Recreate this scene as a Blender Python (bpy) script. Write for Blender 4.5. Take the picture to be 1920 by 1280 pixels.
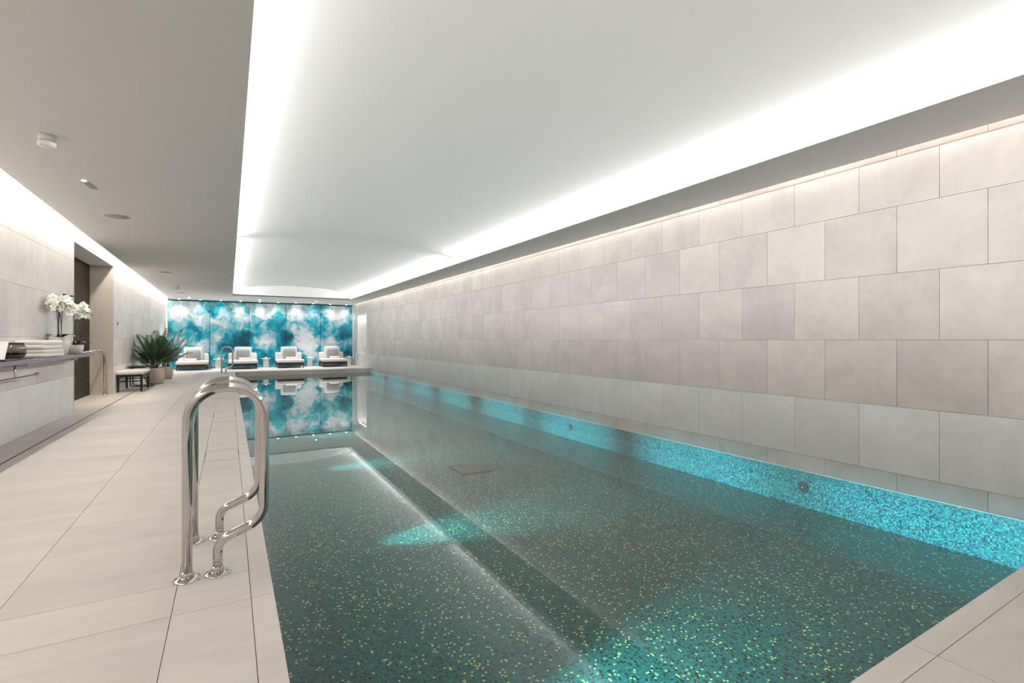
import bpy, bmesh, math, random
from mathutils import Vector, Matrix
random.seed(7)
sc = bpy.context.scene
for o in list(bpy.data.objects):
    bpy.data.objects.remove(o)
C = sc.collection
PI = math.pi

# ------------------------------------------------------------------ camera, world, exposure
cam_d = bpy.data.cameras.new('camera'); cam = bpy.data.objects.new('camera', cam_d); C.objects.link(cam)
cam.location = (0, 0, 1.2)
cam.rotation_euler = (PI/2, 0, -math.radians(30.0))
cam_d.sensor_width = 36; cam_d.lens = 918/1920*36; cam_d.shift_y = -3/1920
cam_d.clip_start = .05; cam_d.clip_end = 200
sc.camera = cam
w = bpy.data.worlds.new('world'); sc.world = w; w.use_nodes = True
w.node_tree.nodes['Background'].inputs[0].default_value = (0, 0, 0, 1)
sc.view_settings.view_transform = 'Standard'; sc.view_settings.look = 'None'
sc.view_settings.gamma = 1; sc.view_settings.use_curve_mapping = False
sc.view_settings.exposure = 0.48
cy = sc.cycles
cy.max_bounces = 9; cy.diffuse_bounces = 5; cy.glossy_bounces = 4; cy.transmission_bounces = 4; cy.transparent_max_bounces = 12
cy.sample_clamp_indirect = 6; cy.use_denoising = True; cy.caustics_reflective = False; cy.caustics_refractive = False

# main dimensions (metres): x across the pool, y along it, z up, deck at z = 0
XL, XR = -2.235, 5.19            # side walls
YN, YF = -3.2, 24.34             # end walls
ZC = 2.87                        # ceiling soffit
PX0, PY0, PY1 = .185, .895, 21.0 # pool edges
ZW, ZF = -.165, -.54             # water level, pool floor
TX0, TX1, TY0, TY1 = .105, 4.33, -2.9, 21.0   # raised ceiling tray
def edgeL(y): return -1.925 - (y-6)*.0095      # edge of the deck ceiling beside the left light slot
XSLOT = 5.095                    # edge of the soffit beside the right light slot

# ------------------------------------------------------------------ large lights: the LED lines of the slots and coves
def area(name, loc, direction, length, width, power, col, spread=PI):
    d = bpy.data.lights.new(name, 'AREA'); d.shape = 'RECTANGLE'; d.size = length; d.size_y = width
    d.energy = power; d.color = col; d.spread = spread
    o = bpy.data.objects.new(name, d); C.objects.link(o)
    z = -Vector(direction).normalized(); x = Vector((0, 1, 0)); y = z.cross(x).normalized()
    m = Matrix((x, y, z)).transposed().to_4x4(); m.translation = Vector(loc); o.matrix_world = m
    return o
def spot(name, loc, target, power, col, angle, blend=.5, rad=.03):
    d = bpy.data.lights.new(name, 'SPOT'); d.energy = power; d.color = col; d.spot_size = math.radians(angle); d.spot_blend = blend; d.shadow_soft_size = rad
    o = bpy.data.objects.new(name, d); C.objects.link(o); o.location = loc
    o.rotation_euler = (Vector(target)-Vector(loc)).to_track_quat('-Z', 'Y').to_euler()
    return o
WARM, NEUT = (1, .92, .84), (.985, .98, .975)
KC, KSL, KSR = 7.4, 7.0, 2.2
for y0, y1 in ((-2.8, 10.33), (10.6, 20.9)):
    ln = y1-y0; ym = (y0+y1)/2
    area('cove_led', (4.47, ym, 3.05), (-1, 0, .06), ln, .045, KC*ln, NEUT, math.radians(108))
    area('cove_led', (-.035, ym, 3.05), (1, 0, .06), ln, .045, KC*ln, NEUT, math.radians(108))
for y0, y1 in ((-3.1, 10.6), (10.75, 24.2)):
    ln = y1-y0; ym = (y0+y1)/2
    area('slot_led', (-2.12, ym, 3.055), (-.35, 0, -1), ln, .03, KSL*ln, WARM)
area('slot_led', (5.135, 10.5, 3.055), (.25, 0, -1), 27.0, .03, KSR*27.0, WARM)

# ------------------------------------------------------------------ material helpers
def mat(name):
    m = bpy.data.materials.new(name); m.use_nodes = True
    nt = m.node_tree; return m, nt, nt.nodes['Principled BSDF']
def N(nt, t, **kw):
    n = nt.nodes.new(t)
    for k, v in kw.items(): setattr(n, k, v)
    return n
def plain(name, col, rough=.5, metal=0, bump=0, bscale=60, var=0, spec=.5):
    m, nt, b = mat(name)
    b.inputs['Roughness'].default_value = rough; b.inputs['Metallic'].default_value = metal
    b.inputs['Specular IOR Level'].default_value = spec
    geo = N(nt, 'ShaderNodeNewGeometry')
    nz = N(nt, 'ShaderNodeTexNoise'); nz.inputs['Scale'].default_value = bscale; nz.inputs['Detail'].default_value = 3
    nt.links.new(geo.outputs['Position'], nz.inputs['Vector'])
    mx = N(nt, 'ShaderNodeMix', data_type='RGBA')
    mx.inputs[6].default_value = tuple(c*(1-var) for c in col)+(1,); mx.inputs[7].default_value = tuple(min(1, c*(1+var)) for c in col)+(1,)
    nt.links.new(nz.outputs['Fac'], mx.inputs[0]); nt.links.new(mx.outputs[2], b.inputs['Base Color'])
    if bump:
        bp = N(nt, 'ShaderNodeBump'); bp.inputs['Strength'].default_value = bump; bp.inputs['Distance'].default_value = .004
        nt.links.new(nz.outputs['Fac'], bp.inputs['Height']); nt.links.new(bp.outputs['Normal'], b.inputs['Normal'])
    return m
def stone(name, col, tone=.06, vein=.10, rough=.42, stretch=(1, 1, 1), scale=1.6):
    m, nt, b = mat(name); b.inputs['Roughness'].default_value = rough
    geo = N(nt, 'ShaderNodeNewGeometry'); oi = N(nt, 'ShaderNodeObjectInfo')
    off = N(nt, 'ShaderNodeVectorMath', operation='MULTIPLY'); off.inputs[1].default_value = (31, 17, 23)
    nt.links.new(oi.outputs['Random'], off.inputs[0])
    st = N(nt, 'ShaderNodeVectorMath', operation='MULTIPLY'); st.inputs[1].default_value = stretch
    nt.links.new(geo.outputs['Position'], st.inputs[0])
    ad = N(nt, 'ShaderNodeVectorMath', operation='ADD'); nt.links.new(st.outputs[0], ad.inputs[0]); nt.links.new(off.outputs[0], ad.inputs[1])
    n1 = N(nt, 'ShaderNodeTexNoise'); n1.inputs['Scale'].default_value = scale; n1.inputs['Detail'].default_value = 7; n1.inputs['Roughness'].default_value = .62; n1.inputs['Distortion'].default_value = .7
    n2 = N(nt, 'ShaderNodeTexNoise'); n2.inputs['Scale'].default_value = scale*9; n2.inputs['Detail'].default_value = 4
    nt.links.new(ad.outputs[0], n1.inputs['Vector']); nt.links.new(ad.outputs[0], n2.inputs['Vector'])
    a = N(nt, 'ShaderNodeMapRange'); a.inputs[1].default_value = .3; a.inputs[2].default_value = .7; a.inputs[3].default_value = 1-vein; a.inputs[4].default_value = 1+vein*.4
    nt.links.new(n1.outputs['Fac'], a.inputs[0])
    c2 = N(nt, 'ShaderNodeMapRange'); c2.inputs[1].default_value = .3; c2.inputs[2].default_value = .75; c2.inputs[3].default_value = 1-vein*.25; c2.inputs[4].default_value = 1.02
    nt.links.new(n2.outputs['Fac'], c2.inputs[0])
    t = N(nt, 'ShaderNodeMapRange'); t.inputs[3].default_value = 1-tone; t.inputs[4].default_value = 1+tone*.6
    nt.links.new(oi.outputs['Random'], t.inputs[0])
    p1 = N(nt, 'ShaderNodeMath', operation='MULTIPLY'); p2 = N(nt, 'ShaderNodeMath', operation='MULTIPLY')
    nt.links.new(a.outputs[0], p1.inputs[0]); nt.links.new(c2.outputs[0], p1.inputs[1])
    nt.links.new(p1.outputs[0], p2.inputs[0]); nt.links.new(t.outputs[0], p2.inputs[1])
    v = N(nt, 'ShaderNodeVectorMath', operation='SCALE'); v.inputs[0].default_value = col
    nt.links.new(p2.outputs[0], v.inputs['Scale']); nt.links.new(v.outputs[0], b.inputs['Base Color'])
    return m
def mosaic(name, cell, ramp, rough=.25, offs=(.37, .41, .43), spec=.5):
    """small square glass tesserae with a random colour each; ramp: (position, colour) constant steps"""
    m, nt, b = mat(name); b.inputs['Roughness'].default_value = rough; b.inputs['Specular IOR Level'].default_value = spec
    geo = N(nt, 'ShaderNodeNewGeometry')
    s = N(nt, 'ShaderNodeVectorMath', operation='MULTIPLY_ADD'); s.inputs[1].default_value = (1/cell,)*3; s.inputs[2].default_value = offs
    nt.links.new(geo.outputs['Position'], s.inputs[0])
    fl = N(nt, 'ShaderNodeVectorMath', operation='FLOOR'); nt.links.new(s.outputs[0], fl.inputs[0])
    wn = N(nt, 'ShaderNodeTexWhiteNoise', noise_dimensions='3D'); nt.links.new(fl.outputs[0], wn.inputs['Vector'])
    cr = N(nt, 'ShaderNodeValToRGB'); cr.color_ramp.interpolation = 'CONSTANT'
    e = cr.color_ramp.elements
    while len(e) < len(ramp): e.new(.5)
    for i, (p, c) in enumerate(ramp): e[i].position = p; e[i].color = c+(1,)
    nt.links.new(wn.outputs['Value'], cr.inputs[0])
    # grout: distance to the cell border on the two in-plane axes
    fr = N(nt, 'ShaderNodeVectorMath', operation='FRACTION'); nt.links.new(s.outputs[0], fr.inputs[0])
    sb = N(nt, 'ShaderNodeVectorMath', operation='SUBTRACT'); sb.inputs[1].default_value = (.5, .5, .5); nt.links.new(fr.outputs[0], sb.inputs[0])
    ab = N(nt, 'ShaderNodeVectorMath', operation='ABSOLUTE'); nt.links.new(sb.outputs[0], ab.inputs[0])
    na = N(nt, 'ShaderNodeVectorMath', operation='ABSOLUTE'); nt.links.new(geo.outputs['True Normal'], na.inputs[0])
    inv = N(nt, 'ShaderNodeVectorMath', operation='SUBTRACT'); inv.inputs[0].default_value = (1, 1, 1); nt.links.new(na.outputs[0], inv.inputs[1])
    ml = N(nt, 'ShaderNodeVectorMath', operation='MULTIPLY'); nt.links.new(ab.outputs[0], ml.inputs[0]); nt.links.new(inv.outputs[0], ml.inputs[1])
    sx = N(nt, 'ShaderNodeSeparateXYZ'); nt.links.new(ml.outputs[0], sx.inputs[0])
    m1 = N(nt, 'ShaderNodeMath', operation='MAXIMUM'); m2 = N(nt, 'ShaderNodeMath', operation='MAXIMUM')
    nt.links.new(sx.outputs[0], m1.inputs[0]); nt.links.new(sx.outputs[1], m1.inputs[1]); nt.links.new(m1.outputs[0], m2.inputs[0]); nt.links.new(sx.outputs[2], m2.inputs[1])
    gr = N(nt, 'ShaderNodeMath', operation='GREATER_THAN'); gr.inputs[1].default_value = .44; nt.links.new(m2.outputs[0], gr.inputs[0])
    mx = N(nt, 'ShaderNodeMix', data_type='RGBA'); mx.inputs[7].default_value = ramp[0][1]+(1,)
    nt.links.new(gr.outputs[0], mx.inputs[0]); nt.links.new(cr.outputs[0], mx.inputs[6]); nt.links.new(mx.outputs[2], b.inputs['Base Color'])
    return m
def emitter(name, col, s):
    m, nt, b = mat(name)
    b.inputs['Base Color'].default_value = (.8, .8, .8, 1); b.inputs['Emission Color'].default_value = col+(1,); b.inputs['Emission Strength'].default_value = s
    return m

M = {}
M['stone'] = stone('stone_warm', (.75, .692, .655), tone=.08, vein=.15)
M['stone_grey'] = stone('stone_grey', (.85, .85, .84), tone=.04, vein=.09)
M['stone_tan'] = stone('stone_tan', (.66, .60, .52), tone=.02, vein=.08)
M['seam'] = plain('panel_seam', (.02, .09, .12), .6)
M['deck'] = stone('deck_stone', (.66, .615, .575), tone=.045, vein=.12, rough=.5, stretch=(.6, 2.2, 1), scale=1.2)
M['grout'] = plain('grout', (.36, .32, .28), .9)
M['slot'] = plain('slot_dark', (.035, .03, .028), .6)
M['paint'] = plain('ceiling_paint', (.86, .86, .855), .9, var=.01, bscale=1.5, spec=.2)
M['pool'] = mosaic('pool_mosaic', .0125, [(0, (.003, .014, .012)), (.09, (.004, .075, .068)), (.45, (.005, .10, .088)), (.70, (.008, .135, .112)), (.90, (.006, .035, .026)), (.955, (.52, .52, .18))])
M['poolwall_lit'] = mosaic('lit_pool_wall_mosaic', .0125, [(0, (.01, .06, .07)), (.16, (.03, .20, .22)), (.45, (.045, .28, .29)), (.72, (.085, .44, .40)), (.90, (.02, .13, .14)), (.975, (.40, .48, .32))])  # same tile as the floor, with lamp light put into its brighter colours
M['bronze'] = mosaic('bronze_mosaic', .022, [(0, (.005, .003, .001)), (.3, (.012, .007, .002)), (.6, (.03, .018, .005)), (.86, (.075, .048, .014)), (.955, (.24, .16, .05))], rough=.45, spec=.15)
M['steel'] = plain('polished_steel', (.62, .59, .57), .06, 1)
M['steel_b'] = plain('brushed_steel', (.55, .54, .53), .3, 1)
M['slatgrey'] = plain('slat_grey', (.17, .18, .175), .5)
M['darksteel'] = plain('dark_steel', (.045, .05, .05), .4)
M['white'] = plain('white_upholstery', (.70, .68, .67), .85, bump=.15, bscale=90, var=.02)
M['cream'] = plain('cream_upholstery', (.80, .74, .66), .85, bump=.15, bscale=90, var=.02)
M['wood'] = plain('dark_wood', (.032, .012, .008), .55, var=.3, bscale=14)
M['blackwood'] = plain('black_wood', (.018, .012, .010), .4, var=.3, bscale=14)
M['black'] = plain('black_gloss', (.012, .010, .011), .25)
M['greyfab'] = plain('grey_woven', (.26, .27, .25), .9, bump=.4, bscale=120, var=.35)
M['terry'] = plain('white_terry', (.84, .80, .74), .95, bump=.6, bscale=260, var=.04)
M['gloss_white'] = plain('white_lacquer', (.84, .84, .84), .3)
M['pot'] = plain('beige_pot', (.50, .42, .36), .7, var=.05, bscale=8)
M['potw'] = plain('white_ceramic', (.74, .70, .66), .35)
M['soil'] = plain('soil', (.05, .035, .02), .95, bump=.8, bscale=50, var=.4)
M['palm'] = plain('palm_leaf', (.022, .060, .016), .45, var=.55, bscale=7)
M['leaf'] = plain('orchid_leaf', (.012, .055, .022), .35, var=.2, bscale=9)
M['stem'] = plain('plant_stem', (.07, .085, .025), .6, var=.2)
M['petal'] = plain('white_petal', (.86, .85, .80), .6, var=.03)
M['bud'] = plain('green_bud', (.24, .28, .07), .6, var=.2)
M['purple'] = plain('purple_resin', (.235, .19, .225), .22, var=.06, bscale=9)
M['glassy'] = plain('smoked_glass', (.16, .15, .13), .12)
M['paper'] = plain('white_card', (.82, .82, .80), .5)
M['amber'] = plain('amber_print', (.42, .20, .05), .5, var=.3, bscale=20)
M['trim'] = plain('white_trim', (.85, .85, .84), .4)
M['grille'] = plain('grey_grille', (.44, .44, .43), .7)
M['dl'] = emitter('lamp_lens', (1, .97, .92), 30)
M['green_led'] = emitter('green_led', (.3, 1, .7), 3)
M['pool_lens'] = emitter('pool_lamp_lens', (.3, .85, 1), 4)

# sea-blue cloud panels: washes of teal and white laid out in panel space
def ocean():
    m, nt, b = mat('ocean_panel'); b.inputs['Roughness'].default_value = .22
    geo = N(nt, 'ShaderNodeNewGeometry')
    sc1 = N(nt, 'ShaderNodeVectorMath', operation='MULTIPLY'); sc1.inputs[1].default_value = (1, 0, 1); nt.links.new(geo.outputs['Position'], sc1.inputs[0])
    nd = N(nt, 'ShaderNodeTexNoise'); nd.inputs['Scale'].default_value = 2.2; nd.inputs['Detail'].default_value = 3.5; nd.inputs['Roughness'].default_value = .6
    nt.links.new(sc1.outputs[0], nd.inputs['Vector'])
    s2 = N(nt, 'ShaderNodeVectorMath', operation='SUBTRACT'); s2.inputs[1].default_value = (.5, .5, .5); nt.links.new(nd.outputs['Color'], s2.inputs[0])
    s3 = N(nt, 'ShaderNodeVectorMath', operation='MULTIPLY_ADD'); s3.inputs[1].default_value = (.75, 0, .75); nt.links.new(s2.outputs[0], s3.inputs[0]); nt.links.new(sc1.outputs[0], s3.inputs[2])
    # (u in panels 0..5, v 0..1, radius m, weight); + is white foam, - is deep water
    blobs = [(.35, .86, .75, .55), (.85, .72, .5, .4), (.03, .55, .35, -.4), (.62, .56, .42, -.4), (.3, .42, .5, .4), (.85, .34, .5, .4), (.2, .2, .4, -.25), (.95, .18, .4, -.3),
             (1.25, .7, .5, .3), (1.75, .82, .5, .5), (1.15, .48, .25, .3), (1.7, .3, .75, -.75), (1.93, .45, .45, -.45), (1.2, .14, .4, .2), (1.6, .62, .4, .1), (1.03, .84, .3, -.3),
             (2.45, .86, .6, .5), (2.2, .62, .4, -.1), (2.7, .66, .5, -.45), (2.45, .4, .55, .4), (2.92, .36, .4, -.6), (2.4, .16, .6, -.55), (2.8, .05, .35, .2),
             (3.3, .88, .55, .5), (3.06, .5, .4, -.65), (3.55, .42, .65, .65), (3.95, .6, .4, -.4), (3.3, .12, .55, -.5), (3.75, .2, .45, .35), (3.97, .2, .25, -.4),
             (4.5, .88, .7, .6), (4.25, .62, .45, .1), (4.85, .55, .5, -.5), (4.35, .36, .5, .5), (4.88, .2, .38, -.85), (4.5, .13, .4, -.3), (4.1, .1, .3, .3), (4.6, .5, .3, -.3)]
    acc = None
    for u, v, r, wt in blobs:
        d = N(nt, 'ShaderNodeVectorMath', operation='DISTANCE'); d.inputs[1].default_value = (-2.18+u*1.466, 0, v*2.8)
        nt.links.new(s3.outputs[0], d.inputs[0])
        mr = N(nt, 'ShaderNodeMapRange', interpolation_type='SMOOTHERSTEP'); mr.inputs[1].default_value = 0; mr.inputs[2].default_value = r*1.25; mr.inputs[3].default_value = wt; mr.inputs[4].default_value = 0
        nt.links.new(d.outputs['Value'], mr.inputs[0])
        if acc is None: acc = mr.outputs[0]
        else:
            a = N(nt, 'ShaderNodeMath', operation='ADD'); nt.links.new(acc, a.inputs[0]); nt.links.new(mr.outputs[0], a.inputs[1]); acc = a.outputs[0]
    n2 = N(nt, 'ShaderNodeTexNoise'); n2.inputs['Scale'].default_value = 3.2; n2.inputs['Detail'].default_value = 9; n2.inputs['Roughness'].default_value = .6; n2.inputs['Distortion'].default_value = .15
    nt.links.new(s3.outputs[0], n2.inputs['Vector'])
    k = N(nt, 'ShaderNodeMapRange'); k.inputs[1].default_value = .25; k.inputs[2].default_value = .75; k.inputs[3].default_value = .22; k.inputs[4].default_value = .96; k.clamp = False
    nt.links.new(n2.outputs['Fac'], k.inputs[0])
    sm = N(nt, 'ShaderNodeMath', operation='MULTIPLY_ADD'); sm.inputs[1].default_value = .72; nt.links.new(acc, sm.inputs[0]); nt.links.new(k.outputs[0], sm.inputs[2])
    oi = N(nt, 'ShaderNodeObjectInfo'); pr = N(nt, 'ShaderNodeMapRange'); pr.inputs[3].default_value = -.08; pr.inputs[4].default_value = .08
    nt.links.new(oi.outputs['Random'], pr.inputs[0]); s_in = sm; sm = N(nt, 'ShaderNodeMath', operation='ADD'); nt.links.new(s_in.outputs[0], sm.inputs[0]); nt.links.new(pr.outputs[0], sm.inputs[1])
    cr = N(nt, 'ShaderNodeValToRGB'); e = cr.color_ramp.elements
    stops = [(0, (.0, .07, .12)), (.22, (.0, .17, .26)), (.42, (.0, .31, .42)), (.56, (.03, .44, .54)), (.72, (.33, .56, .63)), (.95, (.78, .81, .85))]
    while len(e) < len(stops): e.new(.5)
    for i, (p, c) in enumerate(stops): e[i].position = p; e[i].color = c+(1,)
    nt.links.new(sm.outputs[0], cr.inputs[0])
    # dark flecks in the foam
    n3 = N(nt, 'ShaderNodeTexNoise'); n3.inputs['Scale'].default_value = 11; n3.inputs['Detail'].default_value = 4; nt.links.new(sc1.outputs[0], n3.inputs['Vector'])
    f1 = N(nt, 'ShaderNodeMapRange'); f1.inputs[1].default_value = .68; f1.inputs[2].default_value = .76; f1.inputs[3].default_value = 0; f1.inputs[4].default_value = .75; nt.links.new(n3.outputs['Fac'], f1.inputs[0])
    f2 = N(nt, 'ShaderNodeMapRange'); f2.inputs[1].default_value = .7; f2.inputs[2].default_value = .9; nt.links.new(sm.outputs[0], f2.inputs[0])
    ff = N(nt, 'ShaderNodeMath', operation='MULTIPLY'); nt.links.new(f1.outputs[0], ff.inputs[0]); nt.links.new(f2.outputs[0], ff.inputs[1])
    mx = N(nt, 'ShaderNodeMix', data_type='RGBA'); mx.inputs[7].default_value = (.05, .16, .18, 1)
    nt.links.new(ff.outputs[0], mx.inputs[0]); nt.links.new(cr.outputs[0], mx.inputs[6]); nt.links.new(mx.outputs[2], b.inputs['Base Color'])
    return m
M['ocean'] = ocean()

def water():
    m = bpy.data.materials.new('pool_water'); m.use_nodes = True; nt = m.node_tree; nt.nodes.clear()
    out = N(nt, 'ShaderNodeOutputMaterial'); geo = N(nt, 'ShaderNodeNewGeometry')
    dt = N(nt, 'ShaderNodeVectorMath', operation='DOT_PRODUCT'); nt.links.new(geo.outputs['Normal'], dt.inputs[0]); nt.links.new(geo.outputs['Incoming'], dt.inputs[1])
    ab = N(nt, 'ShaderNodeMath', operation='ABSOLUTE'); nt.links.new(dt.outputs['Value'], ab.inputs[0])
    om = N(nt, 'ShaderNodeMath', operation='SUBTRACT'); om.inputs[0].default_value = 1; nt.links.new(ab.outputs[0], om.inputs[1])
    pw = N(nt, 'ShaderNodeMath', operation='POWER'); pw.inputs[1].default_value = 5.5; nt.links.new(om.outputs[0], pw.inputs[0])
    fr = N(nt, 'ShaderNodeMath', operation='MULTIPLY_ADD'); fr.inputs[1].default_value = .98; fr.inputs[2].default_value = .02; nt.links.new(pw.outputs[0], fr.inputs[0])
    tr = N(nt, 'ShaderNodeBsdfTransparent'); tr.inputs[0].default_value = (.90, .97, .96, 1)
    gl = N(nt, 'ShaderNodeBsdfGlossy'); gl.inputs['Roughness'].default_value = .0; gl.inputs['Color'].default_value = (1, 1, 1, 1)
    mx = N(nt, 'ShaderNodeMixShader'); nt.links.new(fr.outputs[0], mx.inputs[0]); nt.links.new(tr.outputs[0], mx.inputs[1]); nt.links.new(gl.outputs[0], mx.inputs[2])
    nt.links.new(mx.outputs[0], out.inputs[0])
    return m
M['water'] = water()

# ------------------------------------------------------------------ mesh helpers
def bx(bm, x0, x1, y0, y1, z0, z1):
    v = [bm.verts.new(p) for p in ((x0,y0,z0),(x1,y0,z0),(x1,y1,z0),(x0,y1,z0),(x0,y0,z1),(x1,y0,z1),(x1,y1,z1),(x0,y1,z1))]
    for f in ((3,2,1,0),(4,5,6,7),(0,1,5,4),(1,2,6,5),(2,3,7,6),(3,0,4,7)): bm.faces.new([v[i] for i in f])
    return v
def rbox(bm, x0, x1, y0, y1, z0, z1, r=.01, seg=2, puff=0):
    b2 = bmesh.new(); bx(b2, x0, x1, y0, y1, z0, z1)
    bmesh.ops.bevel(b2, geom=list(b2.edges), offset=r, segments=seg, profile=.5, affect='EDGES')
    if puff:
        bmesh.ops.subdivide_edges(b2, edges=[e for e in b2.edges if e.calc_length() > .12], cuts=4, use_grid_fill=True)
        c = Vector(((x0+x1)/2, (y0+y1)/2, (z0+z1)/2)); h = Vector(((x1-x0)/2, (y1-y0)/2, (z1-z0)/2))
        for v in b2.verts:
            q = [(v.co[i]-c[i])/h[i] for i in range(3)]
            for i in range(3):
                j, k = (i+1) % 3, (i+2) % 3
                v.co[i] += q[i]*puff*max(0, 1-q[j]**2)*max(0, 1-q[k]**2)
    me = bpy.data.meshes.new('t'); b2.to_mesh(me); b2.free(); bm.from_mesh(me); bpy.data.meshes.remove(me)
def fillet(pts, rads, n=8):
    out = [Vector(pts[0])]
    for i in range(1, len(pts)-1):
        p, a, c = Vector(pts[i]), Vector(pts[i-1]), Vector(pts[i+1]); r = rads[i-1]
        d1 = (a-p).normalized(); d2 = (c-p).normalized(); ang = d1.angle(d2)
        t = r/math.tan(ang/2); p1 = p+d1*t; p2 = p+d2*t
        bis = (d1+d2).normalized(); cen = p+bis*(r/math.sin(ang/2))
        a1 = p1-cen; a2 = p2-cen; tot = a1.angle(a2)
        for k in range(n+1):
            s = k/n; out.append(cen+(a1*math.sin((1-s)*tot)+a2*math.sin(s*tot))/math.sin(tot))
    out.append(Vector(pts[-1])); return out
def tube(bm, path, r, n=12, caps=True):
    path = [Vector(p) for p in path]; rs = r if isinstance(r, (list, tuple)) else [r]*len(path)
    t0 = (path[1]-path[0]).normalized(); up = Vector((0, 0, 1)) if abs(t0.z) < .9 else Vector((0, 1, 0))
    u = (up-t0*up.dot(t0)).normalized(); rings = []
    for i, p in enumerate(path):
        t = (path[min(i+1, len(path)-1)]-path[max(i-1, 0)]).normalized()
        u = (u-t*u.dot(t)).normalized(); v = t.cross(u)
        rings.append([bm.verts.new(p+(u*math.cos(2*PI*k/n)+v*math.sin(2*PI*k/n))*rs[i]) for k in range(n)])
    for a, b in zip(rings, rings[1:]):
        for k in range(n): bm.faces.new((a[k], a[(k+1) % n], b[(k+1) % n], b[k])).smooth = True
    if caps:
        bm.faces.new(rings[0][::-1]); bm.faces.new(rings[-1])
def lathe(bm, prof, c=(0, 0, 0), n=24, caps=True):
    rings = [[bm.verts.new((c[0]+r*math.cos(2*PI*k/n), c[1]+r*math.sin(2*PI*k/n), c[2]+z)) for k in range(n)] for r, z in prof]
    for a, b in zip(rings, rings[1:]):
        for k in range(n): bm.faces.new((a[k], a[(k+1) % n], b[(k+1) % n], b[k])).smooth = True
    if caps:
        bm.faces.new(rings[0][::-1]); bm.faces.new(rings[-1])
def obj(name, bm, material, parent=None, loc=None, smooth=False):
    if isinstance(bm, bpy.types.Mesh): me = bm
    else:
        bmesh.ops.recalc_face_normals(bm, faces=list(bm.faces))
        me = bpy.data.meshes.new(name); bm.to_mesh(me); bm.free()
        if smooth:
            for p in me.polygons: p.use_smooth = True
        me.materials.append(M[material])
    o = bpy.data.objects.new(name, me); C.objects.link(o)
    if parent: o.parent = parent
    if loc: o.location = loc
    return o
def one(fn, *a, **k):
    bm = bmesh.new(); fn(bm, *a, **k); return bm
def thing(name, label, cat, loc=(0, 0, 0), rotz=0, group=None):
    o = bpy.data.objects.new(name, None); C.objects.link(o); o.location = loc; o.rotation_euler = (0, 0, rotz); o.empty_display_size = .1
    o['label'] = label; o['category'] = cat
    if group: o['group'] = group
    return o
def tag(o, label, cat, group=None, kind=None):
    o['label'] = label; o['category'] = cat
    if group: o['group'] = group
    if kind: o['kind'] = kind
    return o
def struct(name, bm, material, label, cat, parent=None):
    o = obj(name, bm, material, parent); o['kind'] = 'structure'; o['label'] = label; o['category'] = cat; return o
def dup(root, loc, label, rotz=None):
    r = root.copy(); C.objects.link(r); r.location = loc; r['label'] = label
    if rotz is not None: r.rotation_euler = (0, 0, rotz)
    for ch in list(root.children):
        c = ch.copy(); C.objects.link(c); c.parent = r
        for g in list(ch.children):
            d = g.copy(); C.objects.link(d); d.parent = c
    return r
_tm = {}
def box_mesh(name, dx, dy, dz, material):
    k = (name, round(dx, 3), round(dy, 3), round(dz, 3), material)
    if k not in _tm:
        me = bpy.data.meshes.new(name); bm = bmesh.new(); bx(bm, -dx/2, dx/2, -dy/2, dy/2, -dz/2, dz/2)
        bmesh.ops.recalc_face_normals(bm, faces=list(bm.faces)); bm.to_mesh(me); bm.free(); me.materials.append(M[material]); _tm[k] = me
    return _tm[k]
def piece(name, x0, x1, y0, y1, z0, z1, material, parent):
    return obj(name, box_mesh(name, x1-x0, y1-y0, z1-z0, material), material, parent, ((x0+x1)/2, (y0+y1)/2, (z0+z1)/2))
def minus(r, h):
    """rectangle r=(a0,a1,b0,b1) without the hole h: up to four rectangles"""
    a0, a1, b0, b1 = r; c0, c1, d0, d1 = h
    if a1 <= c0 or a0 >= c1 or b1 <= d0 or b0 >= d1: return [r]
    out = []
    if a0 < c0: out.append((a0, c0, b0, b1))
    if a1 > c1: out.append((c1, a1, b0, b1))
    m0, m1 = max(a0, c0), min(a1, c1)
    if b0 < d0: out.append((m0, m1, b0, d0))
    if b1 > d1: out.append((m0, m1, d1, b1))
    return [q for q in out if q[1]-q[0] > .01 and q[3]-q[2] > .01]

# ------------------------------------------------------------------ the room shell
# right wall: backing + stone slabs laid in courses, half bond
NY0, NY1, NZ0, NZ1 = 21.72, 23.45, .6, 2.36          # lit niche over the far deck
bm = bmesh.new()
for a0, a1, b0, b1 in minus((YN, YF, -.62, 3.1), (NY0, NY1, NZ0, NZ1)): bx(bm, XR+.012, XR+.2, a0, a1, b0, b1)
wall_right = struct('wall_right', bm, 'grout', 'long cream stone slab wall beside the pool, right of the water', 'wall')
G = .0015
TW = .611
courses = [(ZW+.008, 0, 1), (0, .6, 0), (.6, 1.2, 1), (1.2, 1.8, 0), (1.8, 2.4, 1), (2.4, 2.845, 0), (2.845, 3.1, 1)]
for i, (z0, z1, odd) in enumerate(courses):
    y = 1.775 - 9*TW + (TW/2 if odd == 1 else 0)
    while y < YF:
        for a0, a1, b0, b1 in minus((max(y, YN), min(y+TW, YF), z0, z1), (NY0, NY1, NZ0, NZ1)):
            if a1-a0 > .02:
                piece('tile', XR, XR+.014, a0+G, a1-G, b0+G, b1-G, 'stone_grey' if i == 1 else 'stone', wall_right)
        y += TW
bm = bmesh.new()   # niche lining
bx(bm, XR+.26, XR+.3, NY0-.04, NY1+.04, NZ0-.04, NZ1+.04); bx(bm, XR-.001, XR+.28, NY0-.03, NY0+.012, NZ0-.03, NZ1+.03); bx(bm, XR-.001, XR+.28, NY1-.012, NY1+.03, NZ0-.03, NZ1+.03)
bx(bm, XR-.0005, XR+.28, NY0, NY1, NZ0-.03, NZ0+.008); bx(bm, XR-.0005, XR+.28, NY0, NY1, NZ1-.008, NZ1+.03)
obj('niche_lining', bm, 'paint', wall_right)
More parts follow.
